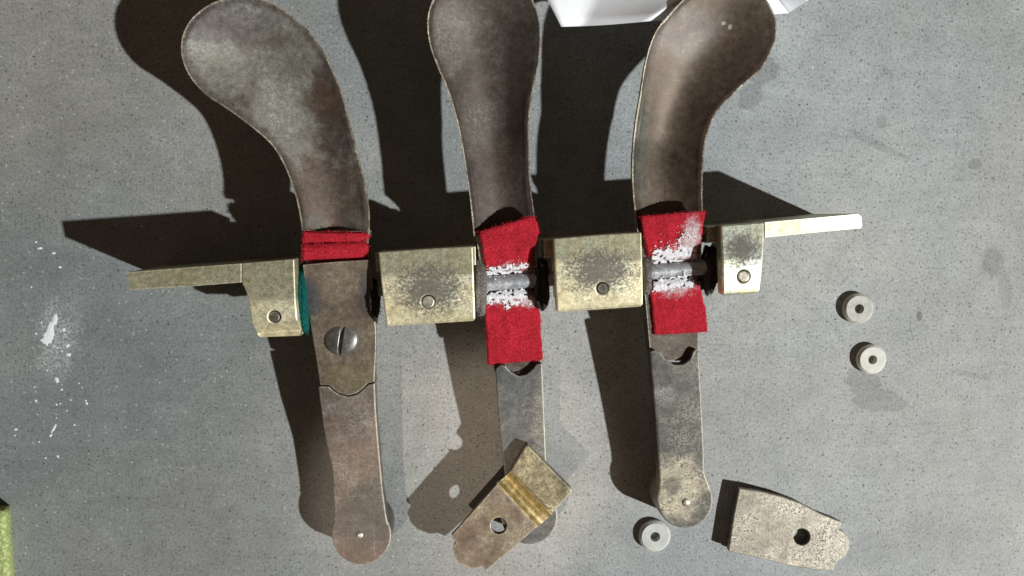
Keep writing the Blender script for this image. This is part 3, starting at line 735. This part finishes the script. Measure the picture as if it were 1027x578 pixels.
_b = bmesh.new(); bmesh.ops.create_icosphere(_b, subdivisions=1, radius=1.0)
ICO_V = [v.co.copy() for v in _b.verts]; ICO_F = [[v.index for v in f.verts] for f in _b.faces]; _b.free()
def powder(label, blobs, zfun, spray, seed):
    rr = random.Random(seed); VV = []; FF = []
    def chip(x, y, z, r):
        mt = Matrix.Translation(P(x, y, z)) @ Matrix.Rotation(rr.uniform(0, 6.28), 4, 'Z') @ Matrix.Diagonal((r * rr.uniform(.8, 1.5), r * rr.uniform(.7, 1.1), r * rr.uniform(.45, .8), 1))
        if noise.noise(Vector((x / 4.0, y / 2.6, seed))) < -0.12: return
        b0 = len(VV)
        for w in ICO_V: VV.append(mt @ (w + Vector((rr.uniform(-.2, .2), rr.uniform(-.2, .2), rr.uniform(-.2, .2)))))
        for f in ICO_F: FF.append([b0 + k for k in f])
    for (x0, y0, x1, y1, w, n, rmax) in blobs:
        for _ in range(n):
            t = rr.random(); o = rr.gauss(0, 0.5)
            x = x0 + (x1 - x0) * t + rr.gauss(0, 1); y = y0 + (y1 - y0) * t + o * w
            chip(x, y, zfun(x, y), rr.uniform(0.4, 1) ** 2 * rmax)
    for (cx, cy, sx, sy, n, rmax) in spray:
        for _ in range(n):
            x = rr.gauss(cx, sx); y = rr.gauss(cy, sy); chip(x, y, zfun(x, y) + 0.2, rr.uniform(0.3, 1) ** 2 * rmax)
    tmp = D.meshes.new('tmp'); tmp.from_pydata(VV, [], FF); bm = bmesh.new(); bm.from_mesh(tmp); D.meshes.remove(tmp)
    b = sum(VV, Vector()) / len(VV)
    o = obj('white_powder', bm, m_powder, at=b, smooth=True)
    md_ = o.modifiers.new('cake', 'REMESH'); md_.mode = 'VOXEL'; md_.voxel_size = 0.5 * U; md_.use_smooth_shade = True
    sm_ = o.modifiers.new('soften', 'SMOOTH'); sm_.factor = 0.5; sm_.iterations = 2
    return tag(o, label, 'powder', 'white powder on the felts', 'stuff')
def pz(zp, yg, fz, zc, slope):
    def f(x, y):
        yy = y + slope * (x - 512 if yg > 280 else x - 676)
        a = fz(yy, 0); d = abs(yy - yg)
        b = zc + math.sqrt(max(0, 7.2 ** 2 - d * d)) if d < 7.2 else -1e9
        if 6.5 < d < 13: a = max(a, zc - 0.5 + 0.35 * (d - 6.5))
        return max(a, b) + 0.6
    return f
powder('white powder along the grey groove of the middle red felt strip',
    [(488, 274, 530, 268, 4.6, 1500, 1.25), (488, 299, 528, 295, 5.4, 1600, 1.35), (490, 287, 532, 281, 8, 40, 0.45)], pz(zp2, 283, felt_z(zp2, 283, 226, 7), Z2 + 2, 0.09),
    [(514, 303, 5, 1.8, 160, 1.1), (522, 306, 1.6, 1.4, 60, 1.1), (509, 307, 1.8, 1.4, 60, 1.1), (533, 304, 2.0, 1.4, 70, 1.1), (538, 268, 8, 4, 110, 0.9), (520, 265, 9, 4, 120, 0.9)], 3)
powder('thick white powder cake and spray on the right red felt strip',
    [(655, 260, 697, 252, 7.5, 2300, 1.3), (656, 286, 694, 281, 6.5, 2300, 1.35), (655, 274, 694, 267, 8, 90, 0.5)], pz(zp3, 272, felt_z(zp3, 272, 218, 6), Z3 + 2, 0.1),
    [(688, 244, 6, 5, 420, 1.0), (685, 230, 4, 8, 130, 0.8), (675, 247, 12, 4, 200, 0.9), (706, 256, 8, 5, 80, 0.9)], 5)

# ------------------------------------------------------------ loose pivot caps
def frame_pts(o, ux, uy, pts): return [(o[0] + ux[0] * a + uy[0] * b, o[1] + ux[1] * a + uy[1] * b) for a, b in pts]
zt2 = zp2(462) + 0.5
root = empty('pivot_cap', (P(505, 515, zt2).x, P(505, 515, zt2).y, zt2), 'upturned brass pivot cap with a golden groove, resting on the middle pedal tail', 'cap', 'loose brass pivot caps')
m_cb = metal('brown_stained_brass', [(0.14, 0.105, 0.078), (0.20, 0.16, 0.12), (0.29, 0.25, 0.18)], 26, 0.45, (0.45, 0.58), pits=0.45, tint=[(rel(root, 512, 497, zt2), (9, 7), (0.085, 0.08, 0.078), 0.8), (rel(root, 500, 515, zt2), (12, 9), (0.28, 0.23, 0.13), 0.4)])
m_cg = metal('gold_brass', [(0.32, 0.23, 0.085), (0.46, 0.35, 0.15), (0.60, 0.48, 0.25)], 14, 0.7, (0.30, 0.40), lines=0.0, grain=0.2, bump=0.03, pits=0.2, scratch=0.2)
m_cblk = metal('dull_yellow_brass', [(0.15, 0.128, 0.088), (0.29, 0.25, 0.155), (0.46, 0.405, 0.255)], 20, 0.5, (0.42, 0.54), pits=0.7, grain=0.8)
PB = [(498.5, 486), (538.3, 529), (512, 552), (487.5, 573.2), (485.5, 571.4), (483.2, 568.4), (480, 569.8), (475.5, 570.8), (470, 570.3), (464.5, 568), (459.5, 563.8), (456, 558.2), (454.6, 552.5), (455.3, 547.5), (457.6, 543.6), (455, 541.3), (452.4, 538)]
obj('plate', slab(PB, zt2 + 6.5, zt2, hole=(500.5, 527.5, 8.2), bev=1.1), m_cb, root)
bm = bmesh.new()                                    # groove: a half-round trough between plate and block
A0, A1, B0, B1 = Vector((498.3, 485.6)), Vector((538.3, 529.2)), Vector((512.8, 472.2)), Vector((554.4, 515.6))
st = []
for i in range(25):
    t = i / 24
    a = A0.lerp(B0, t); b = A1.lerp(B1, t)
    q = (t - 0.10) / 0.80
    zz = zt2 + 7.5 - (5.5 * math.sqrt(max(0, 1 - (2 * q - 1) ** 2)) if 0 < q < 1 else 0)
    st.append(((a.x, a.y), (b.x, b.y), zz, zt2))
strip(st, 3, bm); obj('groove', bm, m_cg, root)
BL = [(512.4, 473), (520, 460), (527.5, 446.5), (531, 447.8), (573.5, 490), (574, 494.5), (564, 505), (554.2, 515.6)]
obj('block', slab([(512.6, 472.6), (527.6, 447), (530, 447.4), (573.3, 491), (573.6, 494), (554.2, 515.4)], zt2 + 14, zt2, bev=1.5), m_cblk, root)

root = empty('pivot_cap', (P(790, 530, 6).x, P(790, 530, 6).y, 0), 'flat pale brass pivot cap with one round hole lying on bare concrete', 'cap', 'loose brass pivot caps')
m_cc = metal('worn_pale_brass', [(0.15, 0.125, 0.097), (0.25, 0.218, 0.172), (0.365, 0.33, 0.268)], 24, 0.5, (0.44, 0.56), pits=0.8, grain=0.6, tint=[(rel(root, 815, 545, 8), (16, 16), (0.23, 0.185, 0.15), 0.5)])
PC = [(741.5, 490), (760, 492.5), (785, 498.5), (803, 505), (824, 516), (844.2, 523.6), (843.4, 527.5), (841.6, 531.2), (846, 533.2), (850, 537.4), (852.2, 543.2), (852, 550), (849.5, 556), (845.5, 560.6), (840.6, 563.2), (838, 567), (835.5, 572.5), (815, 571.5), (790, 567), (760, 559.5), (730.5, 553), (732, 545), (736, 518)]
zc = lambda x, y: 14.5 - (x - 735) / 115.0 * 6.5
obj('plate', slab(PC, zc, lambda v: v.z - 7.0, hole=(804.3, 538.8, 8.2), bev=1.1), m_cc, root)
obj('block', slab([(742.5, 491.5), (762, 494.5), (752, 557), (731.8, 552)], lambda x, y: zc(x, y) - 7.2, 0.0, bev=0.8), m_cc, root)

# ------------------------------------------------------------ nylon bushings
def bushing(label, c, r, h, src=[None]):
    p = P(c[0], c[1], h)
    bm = tube_between((p.x, p.y, 0.02), (p.x, p.y, h), r, 40, hole=r * 0.31, bev=2.2)
    return tag(obj('bushing', bm, m_nylon, at=(p.x, p.y, 0)), label, 'bushing', 'white ring bushings on the concrete')
GBu = 'white ring bushings on the concrete'
b1 = bushing('upper greyish white ring bushing of the pair on the right', (862, 310), 15.8, 8)
for (c, sc_, lab) in (((875.8, 361.2), 0.97, 'lower whiter ring bushing of the pair, just above the damp patch'), ((657.5, 539), 1.04, 'translucent white ring bushing lying against the right pedal tail')):
    b = b1.copy(); C.objects.link(b); p = P(c[0], c[1], 9); b.location = Vector((p.x, p.y, 0)) * U; b.scale = (sc_, sc_, 1.0)
    b.rotation_euler = (0, 0, R.uniform(0, 6)); b['label'] = lab
    b.data = b.data.copy()
    if 'whiter' in lab:
        b.data.materials[0] = plain('white_nylon', (0.66, 0.64, 0.57), 0.5, 0, 0.2, 8.0, 0.2)
    else:
        b.data.materials[0] = plain('milky_nylon', (0.56, 0.565, 0.53), 0.45, 0, 0.2, 9.0, 0.2)

# ------------------------------------------------------------ paper, cloth, paint
m = NT('white_paper'); co = m.co()
m.l(m.mix(1.0, (0.80, 0.80, 0.83), m.ramp(m.noise(co, 1 / 20.0, 4, 0.6), [(0.3, 0.94), (0.7, 1.03)]), 'MULTIPLY'), m.b.inputs['Base Color'])
m.b.inputs['Roughness'].default_value = 0.7; m.bump(m.noise(co, 1 / 3.0, 3, 0.6), 0.05, 1)
st = []; n = 60
def lerp_tab(x, tab):
    for (a, va), (b, vb) in zip(tab, tab[1:]):
        if x <= b: return va + (vb - va) * max(0, (x - a)) / (b - a)
    return tab[-1][1]
for i in range(n + 1):
    t = i / n
    fx, fy = 563 + (791 - 563) * t, 27 + (13 - 27) * t + 0.8 * math.sin(t * 9)
    z = sum(lerp_tab(fx + q, [(563, 66), (583, 59), (648, 87), (664, 71), (700, 48), (750, 8), (791, 2)]) for q in (-3, -1.5, 0, 1.5, 3)) / 5
    bx, by = fx + lerp_tab(fx, [(563, -61), (583, 48), (648, 196), (664, 190), (700, 140), (791, -90)]), fy - 118
    st.append(((bx, by), (fx, fy), z, z - 0.7))
strip_ = strip(st, 12); bm = strip_
sf = []
for i in range(9):
    t = i / 8
    sf.append(((791 - 91 * 0 + 24 * t - 90, 13 - 15 * t - 118), (791.2 + 20 * t, 13 - 13 * t), 2.0 + 20 * t ** 1.2, 1.3 + 20 * t ** 1.2))
strip(sf, 8, bm)
q = P(680, -30, 0)
tag(obj('paper_sheet', bm, m.m, at=(q.x, q.y, 0), smooth=True), 'white paper sheet with curled corner lying beneath the right pedal spoon', 'paper')

m_cl = NT('green_knit'); co = m_cl.co()
mp = m_cl.n('ShaderNodeMapping'); m_cl.l(co, mp.inputs[0]); mp.inputs['Rotation'].default_value = (0, 0, 0.2)
w1 = m_cl.n('ShaderNodeTexWave'); m_cl.l(mp.outputs[0], w1.inputs[0]); w1.inputs['Scale'].default_value = 0.11; w1.inputs['Distortion'].default_value = 0.8; w1.inputs['Detail'].default_value = 3; w1.inputs['Detail Scale'].default_value = 2
cc = m_cl.mix(m_cl.rng(m_cl.vor(co, 1 / 3.2), 0.15, 0.7, 1, 0), (0.30, 0.35, 0.12), (0.48, 0.53, 0.24))
cc = m_cl.mix(0.7, cc, m_cl.ramp(m_cl.noise(co, 1 / 2.5, 4, 0.75), [(0.3, 0.5), (0.7, 1.3)]), 'MULTIPLY')
m_cl.l(cc, m_cl.b.inputs['Base Color']); m_cl.b.inputs['Roughness'].default_value = 0.95
m_cl.bump(m_cl.math('ADD', m_cl.vor(co, 1 / 3.2), m_cl.noise(co, 1 / 2.0, 3, 0.7)), 0.6, 1.5)
bm = bmesh.new(); nx, ny = 44, 60; grid = []
for i in range(nx + 1):
    row = []
    for j in range(ny + 1):
        u, v = i / nx, j / ny
        ex = 10 + 14 * v + 0.5 * noise.noise(Vector((v * 14, 0, 1))); x = -150 + (ex + 150) * u; y = 507 + 200 * v - 4 * (1 - u) + 2 * noise.noise(Vector((u * 9, 0, 2))) * (1 - v)
        d = min((1 - u) * 160, v * 200) / 9.0
        z = 24 * (1 - (1 - min(1, d)) ** 2) ** 0.5 + 0.8 * noise.noise(Vector((x / 30, y / 30, 0))) * min(1, d)
        row.append(bm.verts.new(P(x, y, max(0.3, z))))
    grid.append(row)
for i in range(nx):
    for j in range(ny): bm.faces.new((grid[i][j], grid[i + 1][j], grid[i + 1][j + 1], grid[i][j + 1]))
low = [bm.verts.new((v.co.x, v.co.y, 0.1)) for v in (grid[0][0], grid[nx][0], grid[nx][ny], grid[0][ny])]
bm.faces.new(low)
q = P(-60, 590, 0)
tag(obj('cloth', bm, m_cl.m, at=(q.x, q.y, 0), smooth=True), 'yellow-green knitted cloth edge lying in the bottom left corner', 'cloth')

# white paint: one main splash and the flecks round it
bm = bmesh.new()
def blot(x, y, rx, ry, ang, n=14, h=0.35, jag=0.35):
    c = P(x, y, 0); ring = []
    for i in range(n):
        a = 2 * math.pi * i / n; k = 1 + R.uniform(-jag, jag)
        ax, ay = math.cos(a) * rx * k, math.sin(a) * ry * k
        ring.append(bm.verts.new((c.x + ax * math.cos(ang) - ay * math.sin(ang), c.y + ax * math.sin(ang) + ay * math.cos(ang), 0.03)))
    t = bm.verts.new((c.x, c.y, 0.03 + h))
    for i in range(n): bm.faces.new((ring[i], ring[(i + 1) % n], t))
for (x, y, rx, ry, an) in ((50, 333, 4.6, 11, -0.35), (46, 342, 4.6, 4.2, 0), (55, 322, 2.2, 6, -0.3), (64, 331, 1.6, 1.6, 0), (68, 347, 2.3, 1.4, 0.6), (69, 356, 2.2, 1.8, 0), (57, 381, 2.0, 2.6, 0.4), (36, 402, 1.5, 1.3, 0), (87, 405, 1.2, 1.2, 0),
                             (54, 430, 1.4, 4.2, -0.5), (51, 437, 1.0, 2.2, -0.6), (16, 431, 1.6, 1.2, 0), (15, 437, 1.0, 0.8, 0), (40, 249, 2.4, 1.0, 0.1), (54, 254, 1.6, 0.9, 0), (60, 268, 1.8, 1.1, 0), (36, 243, 1.2, .8, 0), (58, 458, 1.0, 1.6, 0.4), (86, 402, 1.0, 1, 0),
                             (142, 227, .8, 1.2, 0), (815, 68, .8, 2.0, .1), (801, 45, .6, 1.4, .5)):
    blot(x, y, rx, ry, an)
for _ in range(36):
    x, y = R.gauss(57, 16), R.gauss(370, 50); r = R.uniform(0.35, 1.0); blot(x, y, r, r * R.uniform(.7, 1.3), R.uniform(0, 3), 8, 0.15)
q = P(52, 340, 0)
tag(obj('paint_splash', bm, m_paint, at=(q.x, q.y, 0)), 'dried white paint splash and flecks on the concrete at left', 'paint', None, 'stuff')
